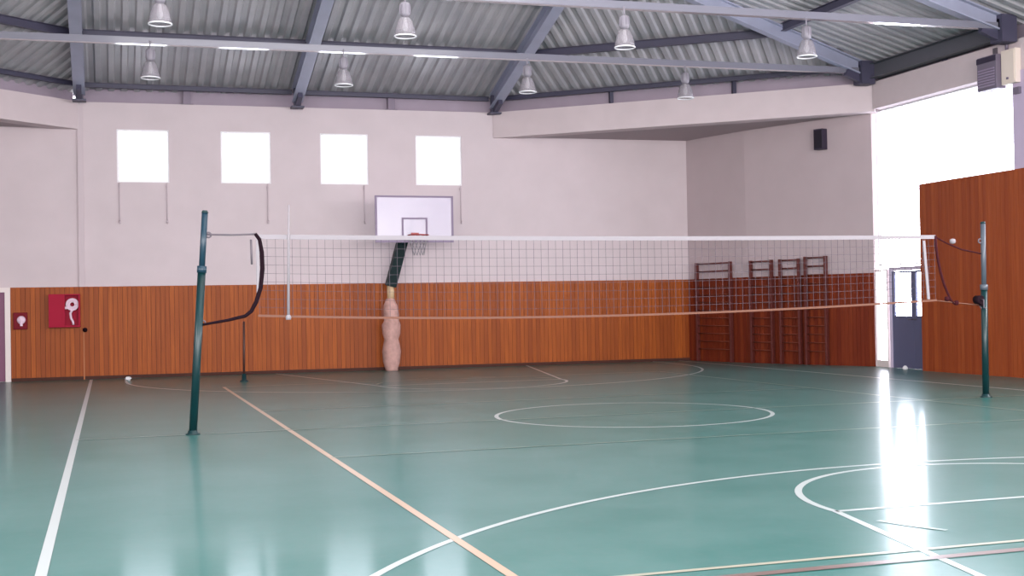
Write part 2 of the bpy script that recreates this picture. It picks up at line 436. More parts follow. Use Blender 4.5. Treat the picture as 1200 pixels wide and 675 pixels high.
# wood partition
PX = 8.95
boards('wall_partition', (PX+.03, 6.13), (PX+.03, -9.0), 0, 3.74, M['wood_part'], bw=.12, side=1, label='tall red-brown vertical board partition along the right side')
b = MB(); b.box(PX+.035, PX+.12, -9.0, 6.13, 0, 3.72)
struct(b.build('wall_partition_core', M['groove']), 'dark back of the tall wood partition', 'wall')

# left door
e = empty('door_2', (-9.6, ya(-9.6), 0), ang)
b = MB(); b.box(-.02, .1, -.07, .05, 0, 2.02); b.box(.93, 1.04, -.07, .05, 0, 2.02); b.box(.1, .93, -.07, .05, 1.92, 2.02)
b.build('door_frame', M['door_w'], e)
b = MB(); b.box(.1, .93, -.03, -.005, 0.01, 1.92); lf = b.build('door_leaf', M['maroon'], e)
b = MB(); b.tube([(.2, -.03, 1.0), (.2, -.08, 1.0), (.32, -.08, 1.0)], .012, 8); b.build('door_handle', M['cord'], lf)
struct(e, 'purple-maroon door in a pale frame at the left edge', 'door')
b = MB(); b.box(-8.6+.04, -8.5, ya(-8.6)-.04, ya(-8.6)+.02, 2.02, 2.04)
bpy.data.meshes.remove(bpy.data.meshes.new('tmp')); b.bm.free()

# left side wall and rear wall (outside the photographed view)
LX = mirx(GX)
wall_line('wall_left', (LX, 8.05), (LX, YB), 0, BEAM1, M['cream'], .2, side=-1, label='cream side wall out of the photograph on the left')
b = MB(); b.box(LX-.2, LX+.17, YB, 7.72, BEAM1-.5, 6.62)
struct(b.build('wall_left_beam', M['beam_cream']), 'cream ring beam along the left side wall', 'beam')
b = MB(); b.box(LX-.2, GX+.3, YB-.3, YB, 0, 8.4)
struct(b.build('wall_rear', M['cream']), 'cream rear wall behind the photographer', 'wall')

# ------------------------------------------------------------------ roof
Z0 = 6.42; GY = .3; GXs = .2533; YE = 13.45
zc = lambda x, y: Z0 + GY*(YE-y)
zr = lambda x, y: Z0 + GY*(YE-y) + GXs*(V2-x)                 # slanted facet on the right
ZR3 = Z0 + GY*(YE-YC) + GXs*(V2-9.0)                          # eave height at the corner
TB = .12; YT = YC - TB*(9.0-V2); GS = GXs + GY*TB
zs = lambda x, y: ZR3 + GS*(9.0-x)
ZT = zc(0, YT)
def sheet(name, fn, poly, sdir, label):
    """corrugated sheet: ribs run along unit vector sdir (uphill), clipped to poly (xy)"""
    s = Vector((*sdir, 0)).normalized(); e = Vector((s.y, -s.x, 0))
    us = [Vector((*p, 0)).dot(e) for p in poly]; vs = [Vector((*p, 0)).dot(s) for p in poly]
    u0, u1, v0, v1 = min(us), max(us), min(vs), max(vs)
    pitch = .27; prof = [(0, 0), (.10, 0), (.135, .05), (.235, .05), (.27, 0)]
    bm = bmesh.new(); pts = []; u = u0
    while u < u1:
        for a, h in prof[:-1]: pts.append((u+a, h))
        u += pitch
    pts.append((u, 0))
    rows = []
    for v in (v0, v1):
        row = []
        for a, h in pts:
            p = e*a + s*v; row.append(bm.verts.new((p.x, p.y, fn(p.x, p.y)+h)))
        rows.append(row)
    for i in range(len(pts)-1): bm.faces.new([rows[0][i], rows[0][i+1], rows[1][i+1], rows[1][i]])
    cx = sum(p[0] for p in poly)/len(poly); cy = sum(p[1] for p in poly)/len(poly)
    for i in range(len(poly)):
        a = Vector((*poly[i], 0)); c = Vector((*poly[(i+1) % len(poly)], 0)); d = c-a; n = Vector((d.y, -d.x, 0)).normalized()
        if n.dot(Vector((cx, cy, 0))-a) > 0: n = -n
        bmesh.ops.bisect_plane(bm, geom=bm.verts[:]+bm.edges[:]+bm.faces[:], plane_co=a, plane_no=n, clear_outer=True)
    me = bpy.data.meshes.new(name); bm.to_mesh(me); bm.free(); me.materials.append(M['sheet'])
    o = bpy.data.objects.new(name, me); COL.objects.link(o)
    struct(o, label, 'ceiling'); return o
EX = .55
sheet('ceiling', zc, [(V1, YT), (V2, YT), (V2, YE+EX), (V1, YE+EX)], (0, -1), 'grey corrugated roof slope above the back wall')
o1 = (V2, YE+EX); o2 = (9.0+EX, YC+.25)
sheet('ceiling', zr, [(V2, YT), (V2, YE+EX), (2.7, YE+EX), (9.6, YC+.25), (9.6, YC+.6*TB)], (-GXs, -GY), 'grey corrugated roof slope above the right slanted beam')
zrl = lambda x, y: zr(mirx(x), y)
sheet('ceiling', zrl, [(V1, YT), (V1, YE+EX), (mirx(2.7), YE+EX), (mirx(9.6), YC+.25), (mirx(9.6), YC+.6*TB)], (GXs, -GY), 'grey corrugated roof slope above the left slanted beam')
sheet('ceiling', zs, [(V2, YB), (V2, YT), (9.6, YC+.6*TB), (9.6, YB)], (-1, 0), 'grey corrugated roof slope above the right side glazing')
sheet('ceiling', lambda x, y: zs(mirx(x), y), [(V1, YB), (V1, YT), (mirx(9.6), YC+.6*TB), (mirx(9.6), YB)], (1, 0), 'grey corrugated roof slope above the left side wall')
sheet('ceiling', lambda x, y: ZT, [(V1, YB), (V2, YB), (V2, YT), (V1, YT)], (1, 0), 'flat middle strip of the corrugated roof')

caps = [((9.6, YC+.6*TB, zs(9.6, 0)), (V2, YT, ZT)), ((V2, YE+EX, zc(0, YE+EX)), (V2, YT, ZT)), ((V2, YT, ZT), (V2, YB, ZT)), ((V1, YT, ZT), (V2, YT, ZT))]  # strips added over the sheet joints to stop light leaking in
caps += [((mirx(a[0]), a[1], a[2]), (mirx(c[0]), c[1], c[2])) for a, c in caps[:3]]
for i, (a, c) in enumerate(caps):
    b = MB(); dzv = Vector((0, 0, .085)); b.bar(Vector(a)+dzv, Vector(c)+dzv, .7, .02)
    struct(b.build('ceiling_leak_strip', M['sheet']), 'flat steel strip added to block light leaks along a corrugated roof joint', 'light block')

def ibeam(b, a, c, w=.24, h=.34, up=(0,0,1)):
    a = Vector(a); c = Vector(c); dn = Vector((0,0,1))
    b.bar(a-dn*(.015), c-dn*(.015), w, .03); b.bar(a-dn*(h-.015), c-dn*(h-.015), w, .03); b.bar(a-dn*(h/2), c-dn*(h/2), .03, h-.05)
def rafter(a, c, label, name='roof_rafter', w=.24, big=False):
    e = empty(name, a); A = Vector(a)
    b = MB(); ibeam(b, (0,0,0), Vector(c)-A, w, .34 if not big else .3); b.build('beam_web', M['steel'], e)
    b = MB(); d = (Vector(c)-A); d.z = 0; d.normalize()
    # gusset bracket down to the ring beam
    b.bar((0,0,-.42) , (0,0,-.02), .16, .12); b.bar((0,0,-.4), d*.5+Vector((0,0,-.22)), .1, .16)
    if big: b.box(-.17, .15, -.16, .16, -.46, .02)
    b.build('gusset_bracket', M['steel_dk'], e)
    b = MB(); b.box(-.14, .14, -.14, .14, -.47, -.43); b.build('base_plate', M['steel_dk'], e)
    return tag(e, label, 'roof beam', 'steel rafters under the roof')
dz = .02
for x, lab in ((V1, 'blue-grey steel rafter above the leftmost square window, left side of the back slope'),
               (AX, 'blue-grey steel rafter in the middle of the back roof slope'),
               (V2, 'broad blue-grey steel rafter right of the rightmost square window')):
    rafter((x, YE-.25, zc(0, YE-.25)-dz), (x, YT, ZT-dz), lab)
rafter((8.8, YC, zs(8.8, 0)-dz), (V2, YT, ZT-dz), 'blue-grey rafter rising left from the beam corner over the double door', w=.17, big=True)
rafter((8.8, 3.35, zs(8.8, 0)-dz), (V2, 3.35, ZT-dz), 'blue-grey rafter at the top right corner over the lilac pillar', w=.2, big=True)
rafter((mirx(8.8), YC, zs(8.8, 0)-dz), (V1, YT, ZT-dz), 'blue-grey rafter rising from the far left beam corner', w=.17, big=True)
rafter((mirx(8.8), 3.35, zs(8.8, 0)-dz), (V1, 3.35, ZT-dz), 'nearer blue-grey rafter over the left side wall')

def purlin(a, c, label, w=.12, h=.15, m='steel_dk'):
    b = MB(); a = Vector(a); c = Vector(c)
    if 'eave' in label and w < .2: w = h = .09
    A = a - Vector((0,0,h/2+.02)); C = c - Vector((0,0,h/2+.02))
    b.bar(A+Vector((0,0,h/2)), C+Vector((0,0,h/2)), w, .012); b.bar(A-Vector((0,0,h/2)), C-Vector((0,0,h/2)), w, .012); b.bar(A, C, .03, h)
    return tag(b.build('roof_purlin', M[m]), label, 'roof beam', 'dark purlins under the roof')
RL = {11.1: 'lower', 8.9: 'upper'}
for y in (11.1, 8.9):
    for i, (xa, xb) in enumerate(((V1, AX), (AX, V2))):
        purlin((xa+.1, y, zc(0, y)), (xb-.1, y, zc(0, y)), 'dark %s purlin on the back roof slope, %s bay' % (RL[y], ('left', 'right')[i]))
    # slanted facets: parallel to the eave
    xe = V2 + (y-YT)/(5.7/6.75+TB)*1.0
    purlin((V2+.1, y, zc(0, y)), (xe, YC-TB*(9-xe)+.15, zr(xe, YC-TB*(9-xe)+.15)), 'dark %s purlin under the right slanted roof slope' % RL[y])
    purlin((V1-.1, y, zc(0, y)), (mirx(xe), YC-TB*(9-xe)+.15, zr(xe, YC-TB*(9-xe)+.15)), 'dark %s purlin under the left slanted roof slope' % RL[y])
    purlin((xe, YC-TB*(9-xe)-.15, zs(xe, 0)), (xe, 3.45, zs(xe, 0)), 'dark %s purlin under the right side roof slope, far bay' % RL[y])
    purlin((xe, 3.25, zs(xe, 0)), (xe, -3, zs(xe, 0)), 'dark %s purlin under the right side roof slope, near bay' % RL[y])
# eave purlins
ye = YE-.12
purlin((V1+.1, ye, zc(0, ye)), (AX-.1, ye, zc(0, ye)), 'dark eave purlin above the two left square windows')
purlin((AX+.1, ye, zc(0, ye)), (V2-.1, ye, zc(0, ye)), 'dark eave purlin above the two right square windows')
purlin((V2+.12, ye-.1, zr(V2+.12, ye-.1)), (8.85, YC+.05, zr(8.85, YC+.05)), 'dark eave purlin above the right slanted beam')
purlin((V1-.12, ye-.1, zr(V2+.12, ye-.1)), (mirx(8.85), YC+.05, zr(8.85, YC+.05)), 'dark eave purlin above the left slanted beam')
purlin((8.95, YC-.1, zs(8.95, 0)), (8.95, 3.45, zs(8.95, 0)), 'dark eave purlin above the bright right window', w=.26, h=.3, m='eave_shade')  # deep dark section stands for the shaded roof edge and gutter
# stub columns in the band
stubs = [(-4.83, ya(-4.83)+.06), (-.2, ya(-.2)+.06)]
stl = ['short stub column in the band above the leftmost pair of windows', 'short stub column in the band above the third and fourth windows']
pp = Vector((V2, ya(V2)-.02)); qq = Vector((9.05, 7.72)); dd = (qq-pp).normalized(); nn = Vector((-dd.y, dd.x))
for t, l in ((.33, 'dark stub column on the right slanted beam, nearer the windows'), (.655, 'dark stub column on the right slanted beam, nearer the double door')):
    c = pp + (qq-pp)*t + nn*.15; stubs.append((c.x, c.y)); stl.append(l)
stubs.append((9.12, 5.45)); stl.append('dark stub column on the ring beam above the bright right window')
for i, ((x, y), l) in enumerate(zip(stubs, stl)):
    b = MB(); w = .08 if i > 1 else .17
    b.box(-w/2, w/2, -w/2, w/2, 0.015, .4); b.box(-w*.8, w*.8, -w*.6, w*.6, 0, .015); b.box(-w*.8, w*.8, -w*.6, w*.6, .385, .4)
    m = M['steel_dk'] if i > 1 else mat('stub_lilac_%d' % i, (.24, .19, .25), .6)
    tag(b.build('stub_column', m, loc=(x, y, BEAM1)), l, 'column', 'stub columns under the eave')

# tie beams
def tie(y, lab):
    e = empty('tie_beam', (mirx(8.85), y, 6.3))
    L = 8.85-mirx(8.85)
    b = MB(); b.bar((0,.35,-.04), (L,0,0), .13, .12); b.build('beam_tube', M['tie'], e)
    for x in (.1, L-.1):
        b = MB(); b.box(x-.12, x+.12, -.09+(.35 if x < 1 else 0), .09+(.35 if x < 1 else 0), -.1, .12); b.build('end_bracket', M['steel_dk'], e)
    return tag(e, lab, 'roof beam', 'horizontal tie beams')
tie(7.7, 'long pale lilac tie beam crossing the whole hall, farther of two')
tie(3.35, 'pale lilac tie beam near the top right, nearer of two')

# ------------------------------------------------------------------ hanging lamps
def make_lamp():
    e = empty('hanging_lamp', (0, 0, 0))
    b = MB(); b.tube([(0,0,0), (0,0,-.16)], .012, 8); b.torus((0,0,-.02), .02, .006, 'y', seg=12, k=6); b.build('hanger_rod', M['lamp_gear'], e)
    b = MB(); b.lathe([(0, -.14), (.05, -.145), (.075, -.16), (.078, -.33), (.055, -.36), (0, -.365)], seg=20, cap=False)
    for k in range(8):
        a = 2*PI*k/8; b.bar((.078*math.cos(a), .078*math.sin(a), -.18), (.078*math.cos(a), .078*math.sin(a), -.31), .012, .02, up=(math.cos(a), math.sin(a), 0))
    b.build('ballast_housing', M['lamp_gear'], e)
    b = MB(); pr = [(.06, -.365), (.085, -.38), (.11, -.42), (.135, -.5), (.155, -.58), (.165, -.66), (.158, -.66), (.148, -.58), (.128, -.5), (.103, -.425), (.08, -.39), (.055, -.375)]
    b.lathe(pr, seg=32, cap=False); rf = b.build('bell_reflector', M['lamp'], e)
    b = MB(); b.torus((0,0,-.66), .163, .011, 'z', seg=32, k=8); b.build('reflector_lip', M['lamp_lip'], rf)
    b = MB(); b.lathe([(0, -.37), (.022, -.38), (.03, -.45), (.045, -.5), (.045, -.54), (.02, -.58), (0, -.585)], seg=16, cap=False); b.build('bulb', M['lamp_lip'], e)
    return e
lamp = make_lamp()
LP = [(-5.8, 7.7, 'bell lamp under the farther tie beam, above the leftmost square window'),
      (-2.36, 7.7, 'bell lamp under the farther tie beam, above the third square window'),
      (1.23, 7.7, 'bell lamp under the farther tie beam, just right of the broad rafter foot'),
      (4.6, 7.7, 'bell lamp under the farther tie beam, rightmost of its row, over the slanted beam'),
      (-5.8, 3.35, 'bell lamp cut by the top edge of the photo, upper left'),
      (-2.2, 3.35, 'bell lamp near the top edge between the middle and broad rafters'),
      (1.42, 3.35, 'bell lamp near the top, second from right in the nearer row'),
      (4.76, 3.35, 'bell lamp at upper right, rightmost of the nearer row')]
for i, (x, y, l) in enumerate(LP):
    o = lamp if i == 0 else copy_tree(lamp)
    o.location = (x, y, 6.24); tag(o, l, 'lamp', 'bell lamps hanging from the roof')

# ------------------------------------------------------------------ volleyball net and posts
XL, XR = -4.85, 4.757
def zbot(x):
    # sagging lower edge
    t = (x-XL)/(XR-XL); return 1.386*(1-t) + 1.424*t - .105*4*t*(1-t)*(1-.25*(t-.5))
def ztop(x):
    t = (x-XL)/(XR-XL); return 2.36 - .02*4*t*(1-t)
e = empty('volleyball_net', (0, 0, 0))
b = MB(); w = .0018
def ribbon(b, f0, f1, x0, x1, n, th=.006):
    for i in range(n):
        a = x0+(x1-x0)*i/n; c = x0+(x1-x0)*(i+1)/n
        b.hexa([(a,-th,f0(a)), (c,-th,f0(c)), (c,th,f0(c)), (a,th,f0(a)), (a,-th,f1(a)), (c,-th,f1(c)), (c,th,f1(c)), (a,th,f1(a))])
n = 96
for i in range(n+1):
    x = XL + .02 + (XR-XL-.04)*i/n
    b.box(x-w, x+w, -w, w, zbot(x), ztop(x)-.03)
for j in range(1, 9):
    f = lambda x, j=j: zbot(x) + (ztop(x)-.06-zbot(x))*j/9.0
    ribbon(b, lambda x: f(x)-w, lambda x: f(x)+w, XL, XR, 24, w)
b.build('net_mesh', M['netstring'], e)
b = MB(); ribbon(b, lambda x: ztop(x)-.055, ztop, XL, XR, 24); b.build('top_tape', M['tape'], e)
b = MB(); ribbon(b, lambda x: zbot(x)-.014, lambda x: zbot(x)+.014, XL, XR, 24); b.build('bottom_tape', M['tape_low'], e)
b = MB(); b.box(XL-.012, XL+.025, -.008, .008, 1.62, 2.3); b.build('side_tape', M['tape'], e)
b = MB(); b.hexa([(4.60,-.008,1.44),(4.64,-.008,1.44),(4.64,.008,1.44),(4.60,.008,1.44),(4.54,-.008,2.28),(4.58,-.008,2.28),(4.58,.008,2.28),(4.54,.008,2.28)]); b.build('side_tape', M['tape'], e)
b = MB(); b.tube([(-4.49,-.015,1.37), (-4.475,-.015,2.3), (-4.465,-.015,2.72)], [.018, .014, .009], 10); b.build('antenna', M['tape'], e)
b = MB(); b.lathe([(0, 0), (.03, 0), (.035, .03), (.02, .06), (0, .06)], (-4.49, -.015, 1.33), 12, False); b.build('antenna_foot', M['tape'], e)
b = MB(); b.tube([(-4.87,0,2.37), (-4.82,0,2.3), (-4.795,0,2.15), (-4.79,0,1.95), (-4.815,0,1.72), (-4.87,0,1.55), (-4.93,0,1.44), (-5.0,0,1.385), (-5.2,0,1.34), (-5.545,0,1.285)], [.02,.024,.027,.028,.027,.026,.024,.022,.019,.016], 10)
b.build('side_loop_rope', M['black'], e)
b = MB(); b.tube([(-4.85,0,2.365), (-5.15,0,2.355), (-5.465,0,2.36)], .011, 8); b.build('top_cable', M['cord'], e)
b = MB(); b.tube([(-4.92,0,2.3), (-4.915,0,2.0)], .013, 8); b.build('strap', M['cord'], e)
b = MB(); b.tube([(4.757,0,2.35), (4.765,0,2.2), (4.785,0,2.04), (4.83,0,1.83), (4.89,0,1.64), (4.99,0,1.43), (5.05,0,1.37)], [.022,.02,.02,.02,.018,.017,.014], 10)
b.build('side_loop_rope', M['maroon_cord'], e)
b = MB(); b.tube([(4.757,0,2.33), (4.95,0,2.24), (5.2,0,2.15), (5.53,0,2.09)], .011, 8); b.build('top_cable', M['maroon_cord'], e)
b = MB(); b.tube([(4.757,0,1.42), (5.05,0,1.385), (5.5,0,1.34)], .008, 8); b.build('bottom_cable', M['tape_low'], e)
b = MB(); b.lathe([(0,-.04), (.035,-.03), (.045,0), (.035,.03), (0,.04)], (5.05, 0, 2.27), 12, False); b.build('toggle', M['tape'], e)
for (x, z) in ((4.93, 1.44), (5.09, 1.38)):
    b = MB(); b.lathe([(0,-.035), (.03,-.03), (.035,0), (.03,.03), (0,.035)], (x, 0, z), 10, False); b.build('toggle', M['maroon_cord'], e)
tag(e, 'white-taped volleyball net stretched across the hall between two posts', 'net')

def vpost(base, top, lower, upper, zs_, label, mirror):
    e = empty('volleyball_post', base); B = Vector(base); T = Vector(top)-B
    d = T.normalized(); L = T.length; s = mirror
    b = MB(); b.tube([(0,0,.0), d*zs_], .047, 18); b.build('lower_tube', lower, e)
    b = MB(); b.tube([d*(zs_-.03), d*(L-.02)], .036, 16); ex = b.build('upper_tube', upper, e)
    b = MB(); b.tube([d*(L-.03), d*L], [.042, .03], 14); b.build('cap', M['green'], ex)
    b = MB(); b.lathe([(0,0), (.085,0), (.085,.012), (.06,.02), (.055,.05), (0,.05)], (0,0,0), 20, False); b.build('floor_sleeve', M['green'], e)
    b = MB(); q = d*(L*.89); b.torus(q+Vector((s*.055,0,0)), .03, .01, 'y', seg=14, k=8); b.build('pulley', M['cord'], e)
    b = MB(); q = d*1.32; b.torus(q+Vector((s*.05,0,0)), .022, .009, 'y', seg=14, k=8); b.build('hook', M['cord'], e)
    b = MB(); q = d*zs_; b.tube([q-d*.04, q+d*.04], .056, 18); b.build('clamp_collar', upper, e)
    return tag(e, label, 'post', None), e, d
_, pl, dl = vpost((-5.627, 0, 0), (-5.452, 0, 2.645), M['green'], M['post_top'], 1.95, 'dark green volleyball post at the left, leaning toward the net', 1)
_, pr_, dr = vpost((5.565, 0, 0), (5.58, 0, 2.555), M['green'], M['post_grey'], 1.6, 'upright volleyball post at the right with grey upper tube and winch', -1)
b = MB(); b.box(-.03, .03, -.05, .05, 1.33, 1.47); wb = b.build('winch_box', M['black'], pr_, bevel=.008); wb.location = (-.06, 0, 0)
b = MB(); b.tube([(-.09,-.055,1.42), (-.09,.055,1.42)], .062, 18); b.build('winch_drum', M['black'], pr_)
b = MB(); b.tube([(-.08,-.05,1.42), (-.08,-.1,1.42), (-.08,-.1,1.3), (-.08,-.15,1.3)], .01, 8); b.build('crank_handle', M['cord'], pr_)

# slim pole on a floor foot
e = empty('slim_pole', (-3.95, 10.7, 0))
b = MB(); b.tube([(0,0,.03), (.012,0,1.22)], .024, 12); b.build('pole', mat('dark_brown_pole', (.06, .02, .015), .5), e)
b = MB(); b.lathe([(0,0), (.09,0), (.09,.015), (.05,.035), (.045,.16), (0,.16)], (0,0,0), 20, False); b.build('foot', M['green'], e)
tag(e, 'slim dark pole with a round foot standing before the board wall', 'pole')

# ------------------------------------------------------------------ basketball stand
e = empty('basketball_stand', (-.38, 13.0, 0))
O = Vector((-.38, 13.0, 0))
b = MB(); b.lathe([(0,.0), (.15,0), (.155,.05), (.19,.2), (.205,.45), (.2,.62), (.18,.72), (.21,.85), (.2,1.05), (.165,1.15), (.19,1.3), (.165,1.5), (.11,1.62), (.1,1.66), (0,1.66)], (0,0,0), 24, False)
for v in b.bm.verts: v.co += Vector((.018*math.sin(9*v.co.z+3*v.co.x*8), .0, 0))
b.build('post_padding', M['pad'], e)
b = MB(); b.tube([(0,0,1.6), (0,0,1.99)], .085, 16); b.build('lower_post', M['padtop'], e)
b = MB(); b.bar((.0,0,1.94), (.27,-.12,2.98), .2, .23, up=(1,0,0)); b.build('arm', mat('black_green_arm', (.0, .012, .014), .5, spec=.2), e)
b = MB(); b.bar((.25,-.1,2.92), (.385,-.68,3.25), .1, .12); b.bar((.385,-.68,3.15), (.385,-.68,3.6), .07, .07); b.build('board_bracket', M['post_top'], e)
yb = 12.15-13.0; cx = .385
def bx(x): return cx + x
b = MB(); b.box(bx(-.9), bx(.9), yb-.012, yb+.012, 2.9, 3.95); bb = b.build('backboard', M['board'], e)
b = MB(); t = .045
for (x0,x1,z0,z1) in ((-.9,.9,2.9,2.955),(-.9,.9,3.91,3.95),(-.9,-.9+t,2.955,3.91),(.9-t,.9,2.955,3.91)): b.box(bx(x0),bx(x1),yb-.024,yb-.0125,z0,z1)
b.build('border_line', M['board_line'], bb)
b = MB()
for (x0,x1,z0,z1) in ((-.295,.295,3.42,3.46),(-.295,-.255,3.05,3.42),(.255,.295,3.05,3.42)): b.box(bx(x0),bx(x1),yb-.024,yb-.0125,z0,z1)
b.build('target_square', M['board_line'], bb)
for s in (-1, 1):
    b = MB(); b.tube([(bx(s*.85), yb+.04, 3.88), (bx(s*.42), yb+.16, 3.42), (bx(0), yb+.2, 3.3)], .014, 8); b.build('diagonal_strut', M['board_line'], e)
b = MB(); ry = yb-.015-.32
b.torus((bx(0), ry, 3.05), .228, .011, 'z', seg=36, k=8); rm = b.build('rim', M['rim'], e)
b = MB(); b.box(bx(-.09), bx(.09), yb-.03, yb-.0125, 2.98, 3.12); b.box(bx(-.07), bx(.07), ry+.22, yb-.03, 3.045, 3.06); b.build('rim_plate', M['rim'], rm)
b = MB(); K = 12
def np_(k, j):
    a = 2*PI*(k + (.5 if j % 2 else 0))/K; r = [.225, .195, .165, .14, .125][j]; return (bx(0)+r*math.cos(a), ry+r*math.sin(a), 3.04-.11*j)
for j in range(4):
    for k in range(K):
        b.tube([np_(k, j), np_(k, j+1)], .006, 5); b.tube([np_(k, j), np_(k-1 if j % 2 == 0 else k+1, j+1)], .006, 5)
b.build('hoop_net', M['tape'], e)
tag(e, 'basketball stand with dark green arm, padded post and white backboard', 'basketball hoop')

# ------------------------------------------------------------------ wall bars (climbing frames) in the right bay
def wall_bars(p, q, h, label, rungs=12, off=.16):
    p = Vector((*p, 0)); q = Vector((*q, 0)); d = (q-p); L = d.length; d.normalize(); n = Vector((d.y, -d.x, 0))
    n = Vector((-abs(n.x), -abs(n.y), 0)); base = p + n*off
    e = empty('wall_bars', base, math.atan2(d.y, d.x))
    for x in (0, L):
        b = MB(); b.box(x-.025, x+.025, -.05, .05, 0, h); b.build('upright', M['ladder'], e, bevel=.006)
    for k in range(rungs):
        z = h-.03 - k*(h-.15)/rungs
        b = MB(); b.tube([(.02, 0, z), (L-.02, 0, z)], .013 if k > 1 else .02, 10); b.build('rung', M['ladder'] if k < 2 else M['rung'], e)
    return tag(e, label, 'wall bars', 'wooden wall bars in the corner bay')
wall_bars((7.404, 12.749), (7.715, 11.6), 2.41, 'dark wooden wall bars on the narrow bay wall, widest and standing apart')
wall_bars((7.92, 11.0), (8.15, 10.45), 2.4, 'dark wooden wall bars, leftmost of the close trio in the corner bay')
wall_bars((8.245, 10.22), (8.45, 9.75), 2.4, 'dark wooden wall bars, middle of the close trio in the corner bay')
wall_bars((8.52, 9.58), (8.73, 9.09), 2.43, 'dark wooden wall bars, nearest the double door')

# ------------------------------------------------------------------ wall fittings
d2 = Vector((B2[0]-B1[0], B2[1]-B1[1], 0)).normalized()
e = empty('wall_speaker', (8.69, 9.18, 4.8), math.atan2(d2.y, d2.x))
b = MB(); b.box(-.12, .12, -.2, -.02, 0, .46); b.build('speaker_box', M['speaker'], e, bevel=.01)
b = MB(); b.box(-.1, .1, -.21, -.2, .03, .43); b.build('speaker_grille', mat('grille_black', (.015, .01, .02), .9, bump=.8, bscale=200), e)
b = MB(); b.box(-.04, .04, -.02, .06, .15, .3); b.build('wall_bracket', M['cord'], e)
tag(e, 'small black loudspeaker high on the corner bay wall', 'speaker')

e = empty('ventilation_unit', (9.0, 3.82, 5.24))
b = MB(); b.box(-.22, .0, -.26, .26, 0, .62); b.build('casing', M['grey_box'], e, bevel=.01)
b = MB()
for k in range(7): b.box(-.235, -.22, -.22, .22, .06+k*.05, .085+k*.05)
b.build('louvres', mat('louvre_violet', (.3, .24, .34), .5), e)
b = MB(); b.box(-.232, -.22, -.26, .26, .5, .6); b.build('dark_strip', M['speaker'], e)
b = MB(); b.box(-.03, .03, -.05, .05, .62, .78); b.build('wall_bracket', M['cord'], e)
tag(e, 'grey louvred box hanging on the ring beam at the upper right', 'vent unit')
e = empty('electrical_cabinet', (9.0, 3.36, 5.28))
b = MB(); b.box(-.12, 0, -.19, .19, 0, .62); b.build('casing', M['cream_box'], e, bevel=.01)
b = MB(); b.box(-.13, -.12, -.16, .16, .03, .59); dr_ = b.build('cabinet_door', M['cream_box'], e)
b = MB(); b.box(-.145, -.13, -.02, .03, .08, .12); b.build('latch', M['grey_box'], dr_)
b = MB(); b.tube([(-.06, .1, .62), (-.06, .1, .8)], .03, 10); b.build('conduit', M['grey_box'], e)
tag(e, 'pale cream cabinet beside the grey louvred box, upper right', 'cabinet')
b = MB(); b.box(8.92, 8.985, 3.15, 3.3, 5.08, 5.2); 
tag(b.build('junction_box', M['grey_box'], bevel=.006), 'tiny grey junction box on the lilac pillar at the right edge', 'box')

# fire hose cabinet
e = empty('fire_hose_cabinet', (-7.45, ya(-7.45)-.03, 1.147), ang)
b = MB(); b.box(-.33, .31, -.17, -.14, 0, .035); b.box(-.33, .31, -.17, -.14, .69, .717); b.box(-.33, .0, -.17, -.14, .035, .69); b.box(.28, .31, -.17, -.14, .035, .69)
b.build('door_panel', M['red'], e)
b = MB(); b.box(-.33, .31, -.02, 0, 0, .717); b.box(-.33, -.31, -.14, -.02, 0, .717); b.box(.29, .31, -.14, -.02, 0, .717); b.box(-.31, .29, -.14, -.02, 0, .02); b.box(-.31, .29, -.14, -.02, .697, .717)
b.build('cabinet_body', M['red'], e)
b = MB()
for r in (.06, .09, .12): b.torus((.15, -.11, .49), r, .018, 'y', seg=28, k=8)
b.build('hose_reel', M['hose'], e)
b = MB(); b.tube([(.15,-.12,.37), (.11,-.12,.3), (.12,-.12,.2), (.16,-.12,.12), (.17,-.12,.05)], .026, 8); b.build('hanging_hose', M['hose'], e)
b = MB(); b.lathe([(0,-.03), (.04,-.03), (.045,0), (.03,.03), (0,.03)], (.02, -.1, .42), 12, False); b.build('nozzle', M['hose'], e)
tag(e, 'red fire hose cabinet with a white hose reel on the board wall', 'fire cabinet')

e = empty('alarm_box', (-8.36, ya(-8.36)-.03, 1.12), ang)
b = MB(); b.box(-.14, .14, -.08, 0, 0, .36); b.build('casing', M['red_dk'], e, bevel=.01)
b = MB(); b.lathe([(0,0), (.09,0), (.08,.02), (0,.03)], (0,0,0), 20, False)
for v in b.bm.verts: v.co = Vector((v.co.x+.02, -.08-v.co.z, v.co.y+.2))
b.build('white_face', M['hose'], e)
b = MB(); b.box(.0, .05, -.11, -.085, .07, .16); b.build('lever', M['hose'], e)
tag(e, 'small dark red alarm box with a white face beside the left door', 'alarm box')
b = MB(); b.lathe([(0,0), (.05,0), (.045,.04), (.025,.07), (0,.075)], (0,0,0), 16, False)
for v in b.bm.verts: v.co = Vector((v.co.x, -v.co.z, v.co.y))
tag(b.build('black_wall_fitting', M['black'], loc=(-7.05, ya(-7.05)-.055, 1.08)), 'small round black fitting on the boards right of the red hose cabinet', 'wall fitting')
# scrap on the floor
b = MB(); bmesh.ops.create_icosphere(b.bm, subdivisions=2, radius=.06)
for v in b.bm.verts: v.co = Vector((v.co.x*1.2, v.co.y, v.co.z*.8))*random.uniform(.8, 1.15)
zmin = min(v.co.z for v in b.bm.verts)
for v in b.bm.verts: v.co.z -= zmin
tag(b.build('paper_ball', M['dirt'], loc=(-6.18, 12.5, .0)), 'small white crumpled scrap on the floor near the left boards', 'scrap')

